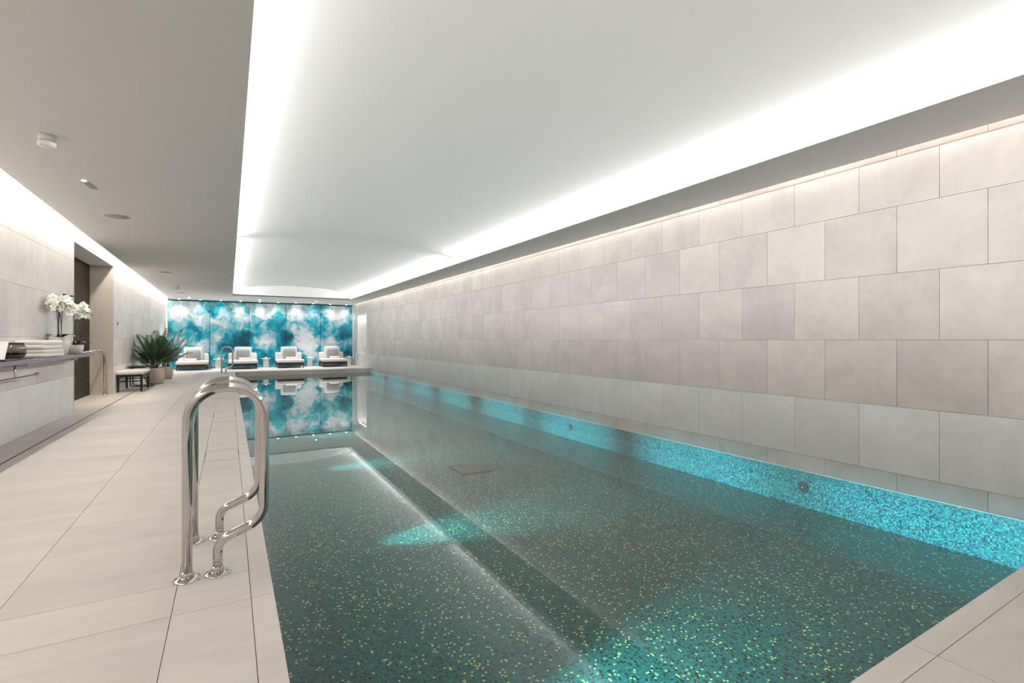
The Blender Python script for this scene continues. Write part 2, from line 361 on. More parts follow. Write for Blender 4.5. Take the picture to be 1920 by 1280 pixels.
area('niche_led', (XR+.10, (NY0+NY1)/2, NZ1-.022), (.3, 0, -1), NY1-NY0-.1, .03, 3.5, WARM)

# left wall with the shower recess
AY0, AY1, AZ, AD = 10.66, 13.9, 2.85, -2.645
bm = bmesh.new()
for a0, a1, b0, b1 in minus((YN, YF, -.1, 3.1), (AY0, AY1, -.2, AZ)): bx(bm, XL-.12, XL-.012, a0, a1, b0, b1)
wall_left = struct('wall_left', bm, 'grout', 'cream stone slab wall along the left side of the deck', 'wall')
for i, (z0, z1, odd) in enumerate([(0, .615, 0), (.615, 1.235, 1), (1.235, 1.88, 0), (1.88, 2.5, 1), (2.5, 3.1, 0)]):
    y = AY0 - 12*1.2 + (.6 if odd else 0)
    while y < YF:
        for a0, a1, b0, b1 in minus((max(y, YN), min(y+1.2, YF), z0, z1), (AY0, AY1, -.2, AZ)):
            if a1-a0 > .02: piece('tile', XL-.014, XL, a0+G, a1-G, b0+G, b1-G, 'stone_grey' if i == 0 else 'stone', wall_left)
        y += 1.2
# recess: mosaic back, stone returns, soffit
bm = bmesh.new(); bx(bm, AD-.06, AD, AY0-.6, AY1+.02, -.02, AZ+.2)
wall_recess = struct('wall_recess', bm, 'bronze', 'dark bronze mosaic wall at the back of the shower recess', 'wall')
bm = bmesh.new(); bx(bm, AD-.02, XL-.001, AY1-.014, AY1+.05, 0, AZ-.012); obj('return_slab', bm, 'stone_tan', wall_left)
bm = bmesh.new(); bx(bm, AD-.02, XL-.002, AY0-.62, AY0-.57, 0, AZ); obj('return_slab', bm, 'stone', wall_left)
bm = bmesh.new(); bx(bm, XL-.125, XL+.004, AY0-.03, AY0+.012, 0, AZ-.013); obj('edge_trim', bm, 'stone', wall_left)
bm = bmesh.new(); bx(bm, AD-.02, XL-.001, AY0-.62, AY1+.04, AZ-.012, AZ+.04); obj('recess_soffit', bm, 'paint', wall_left)

# far wall: five tall ocean panels
bm = bmesh.new(); bx(bm, XL-.1, XR+.2, YF+.02, YF+.14, -.1, 3.1)
wall_far = struct('wall_far', bm, 'seam', 'end wall behind the loungers clad in five teal and white cloud panels', 'wall')
for i in range(5):
    piece('panel', -2.18+i*1.466+.009, -2.18+(i+1)*1.466-.009, YF-.012, YF+.02, .02, 2.805, 'ocean', wall_far)
bm = bmesh.new(); bx(bm, XL, -2.18, YF-.03, YF+.02, 0, 3.1); bx(bm, 5.15, XR, YF-.03, YF+.02, 0, 3.1); obj('edge_reveal', bm, 'trim', wall_far)
bm = bmesh.new(); bx(bm, XL-.1, XR+.2, YN-.1, YN, -.1, 3.1)
struct('wall_near', bm, 'stone', 'stone wall closing the pool hall behind the viewer', 'wall')

# ceiling soffits around the raised tray, upstands, vault, lids
bm = bmesh.new()
def prism(bm, poly, z0, z1):
    a = [bm.verts.new((x, y, z0)) for x, y in poly]; b = [bm.verts.new((x, y, z1)) for x, y in poly]; n = len(poly)
    bm.faces.new(a[::-1]); bm.faces.new(b)
    for i in range(n): bm.faces.new((a[i], a[(i+1) % n], b[(i+1) % n], b[i]))
prism(bm, [(edgeL(YN), YN), (TX0, YN), (TX0, YF), (edgeL(YF), YF)], ZC, ZC+.03)
prism(bm, [(TX0, TY1), (TX1, TY1), (TX1, YF-.0), (TX0, YF-.0)], ZC, ZC+.03)
prism(bm, [(TX0, YN), (TX1, YN), (TX1, TY0), (TX0, TY0)], ZC, ZC+.03)
prism(bm, [(TX1, YN), (XSLOT, YN), (XSLOT+.02, YF), (TX1, YF)], ZC, ZC+.03)
ceiling = struct('ceiling', bm, 'paint', 'smooth white painted ceiling with a raised lit tray over the pool', 'ceiling')
bm = bmesh.new()
for x0, x1 in ((TX0-.025, TX0+.002), (TX1-.002, TX1+.025)): bx(bm, x0, x1, TY0, TY1, ZC-.001, 2.99)
obj('cove_upstand', bm, 'paint', ceiling)
bm = bmesh.new(); nseg = 48; xa, xb = -.13, 4.57; AP, SAG = 3.32, .25
prev = None
for i in range(nseg+1):
    q = -1+2*i/nseg; x = (xa+xb)/2+q*(xb-xa)/2; z = AP-SAG*q*q
    cur = [bm.verts.new((x, TY0, z)), bm.verts.new((x, TY1, z))]
    if prev: bm.faces.new((prev[0], prev[1], cur[1], cur[0])).smooth = True
    prev = cur
for x in (xa, xb):
    bm.faces.new([bm.verts.new(p) for p in ((x, TY0, ZC+.03), (x, TY1, ZC+.03), (x, TY1, AP-SAG), (x, TY0, AP-SAG))])
obj('vault', bm, 'paint', ceiling)
for px0, px1 in ((TX1+.026, xb-.002), (xa+.002, TX0-.026)):
    bm = bmesh.new(); bx(bm, px0, px1, 10.40, 10.53, ZC+.031, 3.085); obj('added_cove_baffle', bm, 'paint', ceiling)  # plate added across each cove channel to cast a dark streak on the vault
bm = bmesh.new(); bx(bm, xa-.02, xb+.02, TY1, TY1+.03, ZC+.001, AP+.02); bx(bm, xa-.02, xb+.02, TY0-.03, TY0, ZC+.001, AP+.02); obj('tray_end', bm, 'paint', ceiling)
bm = bmesh.new()
bx(bm, XL-.12, -1.5, YN, YF, 3.09, 3.13); bx(bm, 4.6, XR+.2, YN, YF, 3.09, 3.13)
bx(bm, -1.52, -1.5, YN, YF, ZC+.03, 3.1); bx(bm, 4.6, 4.62, YN, YF, ZC+.03, 3.1)
obj('slot_lid', bm, 'paint', ceiling)

# deck: slabs
bm = bmesh.new()
bx(bm, XL-.45, PX0-.012, YN, YF+.02, -.65, -.012); bx(bm, PX0-.012, XR+.02, YN, PY0-.012, -.65, -.012); bx(bm, PX0-.012, XR+.02, PY1+.012, YF+.02, -.65, -.012)
floor = struct('floor', bm, 'grout', 'pale cream stone slab deck around the pool', 'floor')
def slab(x0, x1, y0, y1, m='deck', z1=0.0):
    if x1-x0 > .02 and y1-y0 > .02: piece('tile', x0+G, x1-G, y0+G, y1-G, -.014, z1, m, floor)
rows = [YN, -2.22, -1.02, .18, 1.38, 2.58, 2.90] + [2.90+1.2*k for k in range(1, 18)] + [YF]
SL0, SL1 = -1.925, -1.905
HATCH = [(5.68, 6.24), (8.76, 9.40), (14.9, 15.5)]
for j, (y0, y1) in enumerate(zip(rows, rows[1:])):
    slab(AD if (y0 < AY1 and y1 > AY0-.5) else XL-.0, SL0, y0, y1)
    slab(SL1, -.885, y0, y1); slab(-.885, -.22, y0, y1)
    parts = [(y0, y1)]
    for h0, h1 in HATCH:
        nxt = []
        for a, b in parts:
            if b <= h0 or a >= h1: nxt.append((a, b))
            else:
                if a < h0: nxt.append((a, h0))
                if b > h1: nxt.append((h1, b))
        parts = nxt
    for a, b in parts: slab(-.22, .088, a, b)
    slab(.088, PX0, y0, y1)
def hatch(y0, y1, label):
    t = thing('access_hatch', label, 'hatch', ((-.22+.088)/2, (y0+y1)/2, 0), group='flush hatches in the deck edge')
    hx, hy = .154, (y1-y0)/2
    bm = bmesh.new(); bx(bm, -hx+.008, hx-.008, -hy+.008, hy-.008, -.014, 0); obj('lid', bm, 'deck', t)
    for sx in (-1, 1):
        for sy in (-1, 1):   # steel angle at each corner
            bm = bmesh.new(); x = sx*(hx-.004); y = sy*(hy-.004); L = .16 if sy < 0 else .10
            bx(bm, min(x, x-sx*.045), max(x, x-sx*.045), y-.0035, y+.0035, -.012, .0005); bx(bm, x-.0035, x+.0035, min(y, y-sy*L*1.2), max(y, y-sy*L*1.2), -.012, .0005)
            obj('corner_angle', bm, 'steel_b', t)
hatch(*HATCH[0], 'flush stone hatch in the deck edge, nearest beyond the handrails')
hatch(*HATCH[1], 'flush stone hatch in the deck edge, second beyond the handrails')
hatch(*HATCH[2], 'flush stone hatch in the deck edge, farthest from the near handrails')
xs = [PX0, 1.13, 2.33, 3.53, 4.73, XR]
for a, b in zip(xs, xs[1:]):
    slab(a, b, PY0-.092, PY0)
    for y0, y1 in ((YN, -1.6), (-1.6, -.4), (-.4, PY0-.092)): slab(a, b, y0, y1)
    slab(a, b, PY1, PY1+.092)
    for y0, y1 in ((PY1+.092, 22.3), (22.3, 23.5), (23.5, YF)): slab(a, b, y0, y1)
bm = bmesh.new(); bx(bm, SL0, SL1, YN, YF, -.02, -.004); tag(obj('slot_drain', bm, 'slot'), 'thin dark slot drain line running along the deck floor', 'drain')

# pool basin
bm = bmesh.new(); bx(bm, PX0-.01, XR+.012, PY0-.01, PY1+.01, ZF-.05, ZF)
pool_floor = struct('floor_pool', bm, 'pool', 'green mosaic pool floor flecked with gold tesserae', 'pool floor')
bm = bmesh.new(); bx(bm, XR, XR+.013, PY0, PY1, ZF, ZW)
struct('wall_pool_right', bm, 'poolwall_lit', 'underwater mosaic pool wall beside the stone wall, lamp light put into its colour', 'pool wall')
bm = bmesh.new(); bx(bm, PX0-.012, PX0, PY0, PY1, ZF, ZW+.02); bx(bm, PX0, XR, PY0-.012, PY0, ZF, ZW+.02); bx(bm, PX0, XR, PY1, PY1+.012, ZF, ZW-.0)
struct('wall_pool_near', bm, 'pool', 'green mosaic pool sides below the deck edge', 'pool wall')
bm = bmesh.new(); bx(bm, PX0-.013, PX0, PY0, PY1, ZW+.02, -.014); bx(bm, PX0, XR, PY0-.013, PY0, ZW+.02, -.014); bx(bm, PX0, XR, PY1, PY1+.013, ZW, -.014)
struct('trim_1', bm, 'deck', 'stone band between deck edge and water', 'trim')
bm = bmesh.new(); bx(bm, XR-.006, XR+.012, PY0, PY1, ZW-.004, ZW+.007)
struct('trim_2', bm, 'trim', 'thin white bead at the waterline of the stone wall', 'trim')
bm = bmesh.new(); v = [bm.verts.new(p) for p in ((PX0, PY0, ZW), (XR, PY0, ZW), (XR, PY1, ZW), (PX0, PY1, ZW))]; bm.faces.new(v)
wt = obj('pool_water', bm, 'water'); tag(wt, 'still clear pool water mirroring ceiling and far panels', 'water', kind='stuff')
# underwater lamps in the deck-side pool wall, each with a visor added to keep its light off the wall above
LN = ['first', 'second', 'third', 'fourth', 'fifth', 'sixth', 'seventh', 'eighth']
for k, y in enumerate((1.85, 4.2, 6.95, 9.4, 12.1, 14.7, 17.3, 19.9)):
    t = thing('pool_lamp', f'underwater lamp with an added light-cutting visor in the deck-side pool wall, {LN[k]} from the near end', 'pool lamp', (PX0, y, -.25), group='underwater lamps')
    bm = bmesh.new(); rbox(bm, 0, .005, -.07, .07, -.06, .05, .002, 1); obj('housing', bm, 'steel_b', t)
    bm = bmesh.new(); bx(bm, .0, .034, -.09, .09, .0005, .006); obj('added_visor', bm, 'steel_b', t)  # added plate that blocks the lamp's upward light
    spot('pool_spot', (PX0+.008, y, -.25), (XR, y, -.45), 2300, (.13, .84, 1), 33, 1, .001)
t = thing('pool_drain', 'square slatted drain grate in the pool floor', 'drain grate', (2.82, 6.0, ZF))
bm = bmesh.new(); 
for a in ((-.215, -.195, -.235, .235), (.195, .215, -.235, .235), (-.195, .195, -.235, -.215), (-.195, .195, .215, .235)): bx(bm, a[0], a[1], a[2], a[3], 0, .012)
obj('frame', bm, 'darksteel', t)
bm = bmesh.new(); bx(bm, -.195, .195, -.215, .215, .0005, .002); obj('sump', bm, 'slot', t)
sl = box_mesh('slat', .014, .43, .008, 'slatgrey')
for k in range(13): obj('slat', sl, 'slatgrey', t, (-.18+k*.03, 0, .007))
for nm, y in (('nearest', 2.91), ('second', 6.93), ('farthest', 10.97)):
    t = thing('water_inlet', f'round dark inlet nozzle in the right pool wall, {nm} of three', 'nozzle', (XR, y, -.335), group='inlet nozzles in the pool wall')
    def ring(bm, r0, r1, d):
        n = 20; A = [bm.verts.new((0, r0*math.cos(2*PI*k/n), r0*math.sin(2*PI*k/n))) for k in range(n)]; B = [bm.verts.new((-d, r1*math.cos(2*PI*k/n), r1*math.sin(2*PI*k/n))) for k in range(n)]
        for k in range(n): bm.faces.new((A[k], A[(k+1) % n], B[(k+1) % n], B[k]))
        bm.faces.new(B)
    obj('flange', one(ring, .062, .055, .008), 'darksteel', t); o = obj('nozzle', one(ring, .03, .022, .012), 'slot', t)
    o = obj('eyeball', one(ring, .016, .008, .02), 'steel_b', t)

# ------------------------------------------------------------------ handrails
def handrail(name, label, x, y):
    t = thing(name, label, 'handrail', (x, y, 0), group='pool handrails')
    P = [(-.183, 0, .006), (-.183, 0, .953), (.162, 0, .953), (.162, 0, .245), (-.052, 0, .165), (-.052, 0, .006)]
    path = fillet(P, [.165, .165, .12, .075], 10)
    obj('rail', one(tube, path, .0235, 20), 'steel', t)
    for fx in (-.183, -.052):
        fl = obj('flange', one(lathe, [(.062, 0), (.062, .003), (.058, .007), (.03, .009)], (fx, 0, 0), 32), 'steel', t)
        obj('collar', one(lathe, [(.0275, .008), (.0275, .034), (.0245, .036)], (fx, 0, 0), 24), 'steel', fl)
    return t
h = handrail('handrail', 'bent polished steel handrail loop at the pool edge, nearest of all', 0, 2.94)
dup(h, (0, 3.47, 0), 'bent polished steel handrail loop just behind the nearest one')
dup(h, (-.058, 20.2, 0), 'distant steel handrail loop at the far end, first of that pair')
dup(h, (-.058, 20.72, 0), 'distant steel handrail loop at the far end, second of that pair')

# ------------------------------------------------------------------ ceiling fittings
t = thing('smoke_detector', 'white round two-tier smoke alarm on the deck ceiling, nearest fitting', 'alarm', (-1.29, 5.36, ZC))
obj('base', one(lathe, [(.056, 0), (.056, -.045), (.05, -.048)], n=32), 'gloss_white', t)
obj('body', one(lathe, [(.05, -.05), (.058, -.054), (.058, -.086), (.052, -.094), (.02, -.098)], n=32), 'gloss_white', t)
t = thing('indicator_plate', 'slim grey ceiling plate with a small green light', 'emergency light', (-1.305, 6.85, ZC), -.08)
obj('plate', one(rbox, -.03, .03, -.15, .15, -.008, 0, .003, 1), 'grille', t); obj('led', one(rbox, -.018, .018, -.19, -.155, -.012, 0, .004, 1), 'green_led', t)
def speaker(x, y, label):
    t = thing('ceiling_speaker', label, 'speaker', (x, y, ZC), group='flush ceiling speakers')
    obj('rim', one(lathe, [(.155, 0), (.155, -.004), (.142, -.006)], n=40), 'gloss_white', t)
    obj('grille', one(lathe, [(.142, -.003), (.14, -.0075), (.02, -.009)], n=40), 'grille', t); return t
s = speaker(-1.315, 8.39, 'round grey grille speaker flush in the deck ceiling, nearer one')
dup(s, (-1.37, 14.72, ZC), 'round grey grille speaker flush in the deck ceiling, farther one')
dup(s, (-1.48, 20.9, ZC), 'round grey grille speaker in the ceiling close to the blue panels')
def sensor(x, y, label):
    t = thing('ceiling_sensor', label, 'sensor', (x, y, ZC), group='small ceiling sensors')
    obj('rim', one(lathe, [(.034, 0), (.034, -.004), (.022, -.008)], n=20), 'gloss_white', t)
    obj('dome', one(lathe, [(.022, -.006), (.018, -.016), (.006, -.021)], n=16), 'gloss_white', t); return t
s = sensor(-1.32, 9.75, 'tiny white ceiling sensor just past the nearer round speaker')
dup(s, (-1.344, 13.24, ZC), 'tiny white ceiling sensor just before the second round speaker')
t = thing('smoke_detector', 'small white smoke alarm far down the deck ceiling', 'alarm', (-1.39, 18.16, ZC))
obj('base', one(lathe, [(.055, 0), (.055, -.05), (.05, -.053)], n=28), 'gloss_white', t)
obj('body', one(lathe, [(.05, -.055), (.06, -.06), (.06, -.10), (.05, -.11), (.02, -.115)], n=28), 'grille', t)
def downlight(x, y, label, r=.045):
    t = thing('downlight', label, 'downlight', (x, y, ZC), group='downlights by the blue panels')
    obj('trim_ring', one(lathe, [(r+.012, 0), (r+.012, -.004), (r, -.006)], n=24), 'gloss_white', t)
    obj('lens', one(lathe, [(r*.85, -.003), (r*.8, -.0075), (r*.3, -.009)], n=20), 'dl', t)
    return t
KD = 19
XD = [-1.78+k*.733 for k in range(10)]
ordn = ['leftmost', 'second', 'third', 'fourth', 'fifth', 'sixth', 'seventh', 'eighth', 'ninth', 'rightmost']
d0 = None
for k, x in enumerate(XD):
    lab = f'small downlight washing the blue panels, {ordn[k]} of the row' if k in (0, 9) else f'small downlight washing the blue panels, {ordn[k]} from the left in the row'
    if d0 is None: d0 = downlight(x, 24.12, lab)
    else: dup(d0, (x, 24.12, ZC), lab)
    spot('panel_spot', (x, 24.02, ZC-.02), (x, 24.34, .3), KD, (1, .98, .97), 110, 1, .04)
for x, lab in ((-1.37, 'single downlight over the leftmost lounger in front of the row'), (1.10, 'single downlight over the middle loungers in front of the row'), (3.30, 'single downlight over the right loungers in front of the row')):
    dup(d0, (x, 22.95, ZC), lab)
    spot('deck_spot', (x, 22.95, ZC-.02), (x, 22.95, 0), 215, (1, .98, .97), 92, .9, .04)
# shower downlight in the recess
spot('recess_spot', (-2.56, 11.9, AZ-.03), (-2.64, 12.3, 1.2), 80, (1, .80, .55), 70, .6, .03)
t = thing('downlight', 'small warm downlight in the soffit of the bronze shower recess', 'downlight', (-2.56, 11.9, AZ))
obj('trim_ring', one(lathe, [(.05, 0), (.05, -.004), (.04, -.006)], n=24), 'gloss_white', t); obj('lens', one(lathe, [(.034, -.003), (.03, -.0075), (.01, -.009)], n=20), 'dl', t)

# ------------------------------------------------------------------ loungers, cushions, towels, side tables
LX = [-1.27, .50, 2.29, 4.10]; LW = 1.06; LY0, LY1 = 22.85, 24.12
def lounger(x, label):
    t = thing('lounger', label, 'lounger', (x, LY0, 0), group='loungers before the blue panels'); hw = LW/2; D = LY1-LY0
    fr = obj('frame', one(lambda bm: [rbox(bm, -hw+.02, hw-.02, .0, .03, .125, .235, .006, 1), rbox(bm, -hw+.02, hw-.02, D-.03, D, .125, .235, .006, 1), rbox(bm, -hw+.02, -hw+.05, .03, D-.03, .125, .235, .006, 1), rbox(bm, hw-.05, hw-.02, .03, D-.03, .125, .235, .006, 1), bx(bm, -hw+.05, hw-.05, .03, D-.03, .19, .225)]), 'wood', t)
    for sx in (-1, 1):
        for yy in (.02, D-.06):
            def leg(bm, sx=sx, yy=yy):
                x0 = sx*(hw-.04)
                lo = [bm.verts.new((x0+a*.016, yy+.02+b*.016, 0)) for a, b in ((-1,-1),(1,-1),(1,1),(-1,1))]; hi = [bm.verts.new((x0+a*.022, yy+.02+b*.022, .16)) for a, b in ((-1,-1),(1,-1),(1,1),(-1,1))]
                bm.faces.new(lo[::-1]); bm.faces.new(hi)
                for i in range(4): bm.faces.new((lo[i], lo[(i+1) % 4], hi[(i+1) % 4], hi[i]))
            obj('leg', one(leg), 'wood', t)
    obj('mattress', one(rbox, -hw, hw, -.02, D-.2, .236, .36, .035, 3, .012), 'white', t, smooth=True)
    obj('back_bolster', one(rbox, -hw, hw, D-.27, D, .236, .645, .05, 3, .012), 'white', t, smooth=True)
    obj('head_cushion', one(rbox, -.32, .32, D-.42, D-.24, .36, .895, .035, 3, .02), 'white', t, smooth=True)
    return t
lab = ['white chaise lounger with dark wood base nearest the potted palms', 'white chaise lounger with dark wood base, second from the palms', 'white chaise lounger with dark wood base, third from the palms', 'white chaise lounger with dark wood base nearest the lit niche']
l0 = lounger(LX[0], lab[0])
for x, s in zip(LX[1:], lab[1:]): dup(l0, (x, LY0, 0), s)
side = ['the lounger nearest the palms', 'the second lounger from the palms', 'the third lounger from the palms', 'the lounger nearest the niche']
gc = rt = None
for x, s in zip(LX, side):
    if gc is None:
        gc = obj('scatter_cushion', one(rbox, -.225, .225, -.055, .055, -.2, .2, .03, 3, .03), 'greyfab', smooth=True); C.objects  # noqa
        gc.rotation_euler = (-.16, 0, 0)
        rt = obj('rolled_towel', one(lambda bm: (tube(bm, [(-.205, 0, 0), (-.2, 0, 0), (.2, 0, 0), (.205, 0, 0)], [.036, .045, .045, .036], 20))), 'terry')
        g, r_ = gc, rt
    else:
        g = gc.copy(); C.objects.link(g); r_ = rt.copy(); C.objects.link(r_)
    g.location = (x+.01, 23.60, .572); r_.location = (x+(-.07 if s == side[0] else .05), 23.36, .412)
    tag(g, f'grey woven cushion leaning on {s}', 'cushion', 'grey cushions on the loungers')
    tag(r_, f'white rolled towel lying on {s}', 'towel', 'rolled towels on the loungers')
TXs = [-.40, 1.385, 3.18, 4.90]
def side_table(x, label):
    t = thing('side_table', label, 'side table', (x, 23.98, 0), group='white side tables between the loungers')
    obj('table_top', one(lathe, [(.19, .375), (.2, .378), (.2, .396), (.19, .40)], n=36), 'gloss_white', t)
    obj('pedestal', one(rbox, -.105, .105, -.05, .05, 0, .376, .008, 2), 'gloss_white', t)
    return t
tl = ['white T-shaped side table right of the lounger nearest the palms', 'white T-shaped side table between second and third loungers', 'white T-shaped side table between third and last loungers', 'white T-shaped side table against the niche wall']
t0 = side_table(TXs[0], tl[0])
for x, s in zip(TXs[1:], tl[1:]): dup(t0, (x, 23.98, 0), s)
cl = ['first table from the palms', 'second table from the palms', 'third table from the palms', 'table against the niche wall']
for x, s in zip(TXs, cl):
    t = thing('cup', f'small white cup standing on the {s}', 'cup', (x, 23.96, .4), group='cups on the side tables')
    obj('body', one(lathe, [(.02, 0), (.03, .004), (.036, .05), (.033, .05), (.028, .01)], n=20), 'gloss_white', t)
    obj('handle', one(tube, fillet([(.033, 0, .04), (.055, 0, .04), (.055, 0, .012), (.029, 0, .012)], [.01, .01], 4), .004, 8), 'gloss_white', t)

# ------------------------------------------------------------------ bench, tubular table, palms
t = thing('bench', 'black wooden bench with cream seat cushion before the left wall', 'bench', (-1.985, 14.15, 0))
BX, BD = .245, 1.15
for sx in (-1, 1):
    for yy in (.03, BD-.03):
        def leg(bm, sx=sx, yy=yy):
            x0 = sx*(BX-.028)
            lo = [bm.verts.new((x0+a*.018-sx*.004, yy+b*.018, 0)) for a, b in ((-1,-1),(1,-1),(1,1),(-1,1))]; hi = [bm.verts.new((x0+a*.026, yy+b*.026, .40)) for a, b in ((-1,-1),(1,-1),(1,1),(-1,1))]
            bm.faces.new(lo[::-1]); bm.faces.new(hi)
            for i in range(4): bm.faces.new((lo[i], lo[(i+1) % 4], hi[(i+1) % 4], hi[i]))
        obj('leg', one(leg), 'blackwood', t)
for yy in (.03, BD-.03):
    obj('rail', one(rbox, -BX+.05, BX-.05, yy-.018, yy+.018, .345, .40, .004, 1), 'blackwood', t)
    obj('stretcher', one(rbox, -BX+.05, BX-.05, yy-.012, yy+.012, .235, .26, .004, 1), 'blackwood', t)
for sx in (-1, 1):
    obj('rail', one(rbox, sx*(BX-.028)-.018, sx*(BX-.028)+.018, .05, BD-.05, .345, .40, .004, 1), 'blackwood', t)
    obj('stretcher', one(rbox, sx*(BX-.028)-.012, sx*(BX-.028)+.012, .05, BD-.05, .30, .325, .004, 1), 'blackwood', t)
obj('seat_cushion', one(rbox, -BX, BX, 0, BD, .40, .475, .022, 3, .008), 'cream', t, smooth=True)
t = thing('tubular_table', 'low black table on bent tube legs behind the bench', 'table', (-1.98, 15.82, 0))
obj('table_top', one(rbox, -.24, .24, -.28, .28, .50, .528, .006, 2), 'blackwood', t)
for y in (-.2, .2):
    obj('tube_leg', one(tube, fillet([(.2, y, .012), (-.2, y, .012), (-.2, y, .49), (.1, y, .49)], [.07, .05], 6), .013, 12), 'black', t)
obj('foot_plate', one(rbox, .02, .27, -.24, .24, 0, .022, .005, 1), 'black', t)

def palm(loc, r, h, label, nf, top, seed, spread=1.0):
    rnd = random.Random(seed)
    t = thing('potted_palm', label, 'potted plant', loc, group='potted palms by the left wall')
    obj('pot', one(lathe, [(r*.74, 0), (r*.86, h*.10), (r*.99, h*.4), (r*1.0, h*.62), (r*.93, h*.88), (r*.86, h), (r*.80, h), (r*.80, h*.9)], n=36), 'pot', t)
    obj('soil', one(lathe, [(r*.82, h*.86), (r*.5, h*.9), (r*.1, h*.92)], n=24), 'soil', t)
    for k in range(nf):
        az = 2.4*k+rnd.uniform(-.3, .3); lean = (.05+.95*(k/nf))*spread; ln = top*rnd.uniform(.68, 1.1)*(1-.26*k/nf)
        base = Vector((math.cos(az)*.05, math.sin(az)*.05, h*.85)); d = Vector((math.cos(az), math.sin(az), 0)); side_v = Vector((-d.y, d.x, 0))
        pts = []; n = 20; ang = PI/2-.04-lean*.62; p = base.copy(); st = ln/n
        for i in range(n+1):
            pts.append(p.copy()); p = p+(d*math.cos(ang)+Vector((0, 0, 1))*math.sin(ang))*st; ang -= (.010+.045*lean)*(.4+i*.09)
        bm = bmesh.new(); tube(bm, pts, [.007*(1-.8*i/n) for i in range(n+1)], 4)
        f = 5.0
        while f < n:
            i0 = int(f); q = pts[i0].lerp(pts[min(i0+1, n)], f-i0); tg = (pts[min(i0+1, n)]-pts[max(i0-1, 0)]).normalized()
            L = .27*math.sin(PI*min(1, .25+.66*(f-5)/(n-5)))*rnd.uniform(.85, 1.1); nup = side_v.cross(tg)
            for s in (-1, 1):
                dr = (side_v*s*.80+tg*.62+nup*.10).normalized(); wv = tg.cross(dr).cross(dr).normalized()*.0085
                m1 = q+dr*L*.5; e = q+dr*L+Vector((0, 0, -.16*L))
                bm.faces.new([bm.verts.new(x) for x in (q, m1+wv, e, m1-wv)])
            f += .42
        xmin = XL+.012-loc[0]
        for v in bm.verts: v.co.x = max(v.co.x, xmin)
        obj('frond', bm, 'palm', t)
    for k in range(7):
        a = k*.9; obj('cane', one(tube, [(math.cos(a)*.05, math.sin(a)*.05, h*.84), (math.cos(a)*.06, math.sin(a)*.06, h+.22)], [.014, .010], 7), 'stem', t)
    return t
palm((-1.775, 16.55, 0), .235, .43, 'bushy palm in a round beige pot right behind the bench', 23, 1.3, 3)
palm((-1.69, 18.35, 0), .19, .38, 'palm in a round beige pot, farther of the two', 15, 1.25, 11, .9)

# ------------------------------------------------------------------ shelf on the left wall and what stands on it
ZS = .985
def shelf_mesh(bm):
    x0, xf = XL, -1.895; pts = [(x0, 5.2), (xf, 5.2), (xf, 10.2), (xf-.02, 10.36), (xf-.07, 10.45), (xf-.15, 10.49), (x0, 10.49)]
    prism(bm, pts, ZS-.045, ZS)
t = thing('wall_shelf', 'long purple-grey resin shelf cantilevered from the left wall', 'shelf', (0, 0, 0))
obj('shelf_board', one(shelf_mesh), 'purple', t)
for y in (5.8, 7.55, 9.6): obj('bracket', one(rbox, XL, -1.97, y-.012, y+.012, ZS-.09, ZS-.045, .003, 1), 'steel_b', t)
t = thing('towel_bar', 'thin steel towel bar hanging under the purple shelf', 'towel bar', (0, 0, 0))
obj('bar', one(tube, [(-2.05, 5.6, .775), (-2.05, 8.12, .775)], .011, 12), 'steel', t)
obj('end_knob', one(tube, [(-2.05, 8.08, .775), (-2.05, 8.10, .775), (-2.05, 8.18, .775), (-2.05, 8.2, .775)], [.016, .022, .022, .016], 14), 'steel', t)
for y in (5.9, 7.42): obj('hanger', one(tube, fillet([(-2.05, y, ZS-.045), (-2.05, y, .80), (-2.05, y+.05, .776)], [.03], 5), .008, 10), 'steel', t)
# folded towels
def folded(bm, w, l, h, layers):
    """a towel folded into layers: rounded fold toward the room side, loose edges toward the near side"""
    lh = h/layers
    for k in range(layers):
        z0 = k*lh; rbox(bm, -w/2+.004*k, w/2-.003*(k % 2), -l/2+.005*(k % 2), l/2-.004*k, z0+.001, z0+lh+.002, lh*.46, 4)
def towel(loc, w, l, h, lay, label):
    t = obj('folded_towel', one(folded, w, l, h, lay), 'terry', None, loc, smooth=True); t.rotation_euler = (0, 0, -.05); return tag(t, label, 'towel', 'folded towels on the shelf')
towel((-2.05, 8.28, ZS), .29, .66, .10, 2, 'white folded towel lying directly on the purple shelf')
towel((-2.055, 8.26, ZS+.103), .28, .64, .105, 2, 'white folded towel on top of the towel stack')
# jar on a tray, card in a stand
tag(obj('tray', one(rbox, -2.21, -1.97, 7.26, 7.72, ZS, ZS+.016, .004, 1), 'black'), 'black lacquer tray under the smoked glass jar', 'tray')
t = thing('glass_jar', 'squat smoked glass jar with black rim and band on the shelf', 'jar', (-2.09, 7.50, ZS+.016))
obj('body', one(lathe, [(.08, 0), (.098, .012), (.105, .04), (.112, .075), (.112, .115), (.095, .148), (.088, .152)], n=36), 'glassy', t)
obj('band', one(lathe, [(.104, .034), (.109, .034), (.1135, .066), (.1105, .068)], n=36), 'black', t)
obj('rim', one(lathe, [(.086, .15), (.098, .152), (.098, .166), (.086, .168)], n=36), 'black', t)
t = thing('card_stand', 'leaning white card with amber picture on a black base', 'card stand', (-2.03, 6.82, ZS))
obj('base', one(rbox, -.13, .12, -.16, .20, 0, .018, .003, 1), 'black', t)
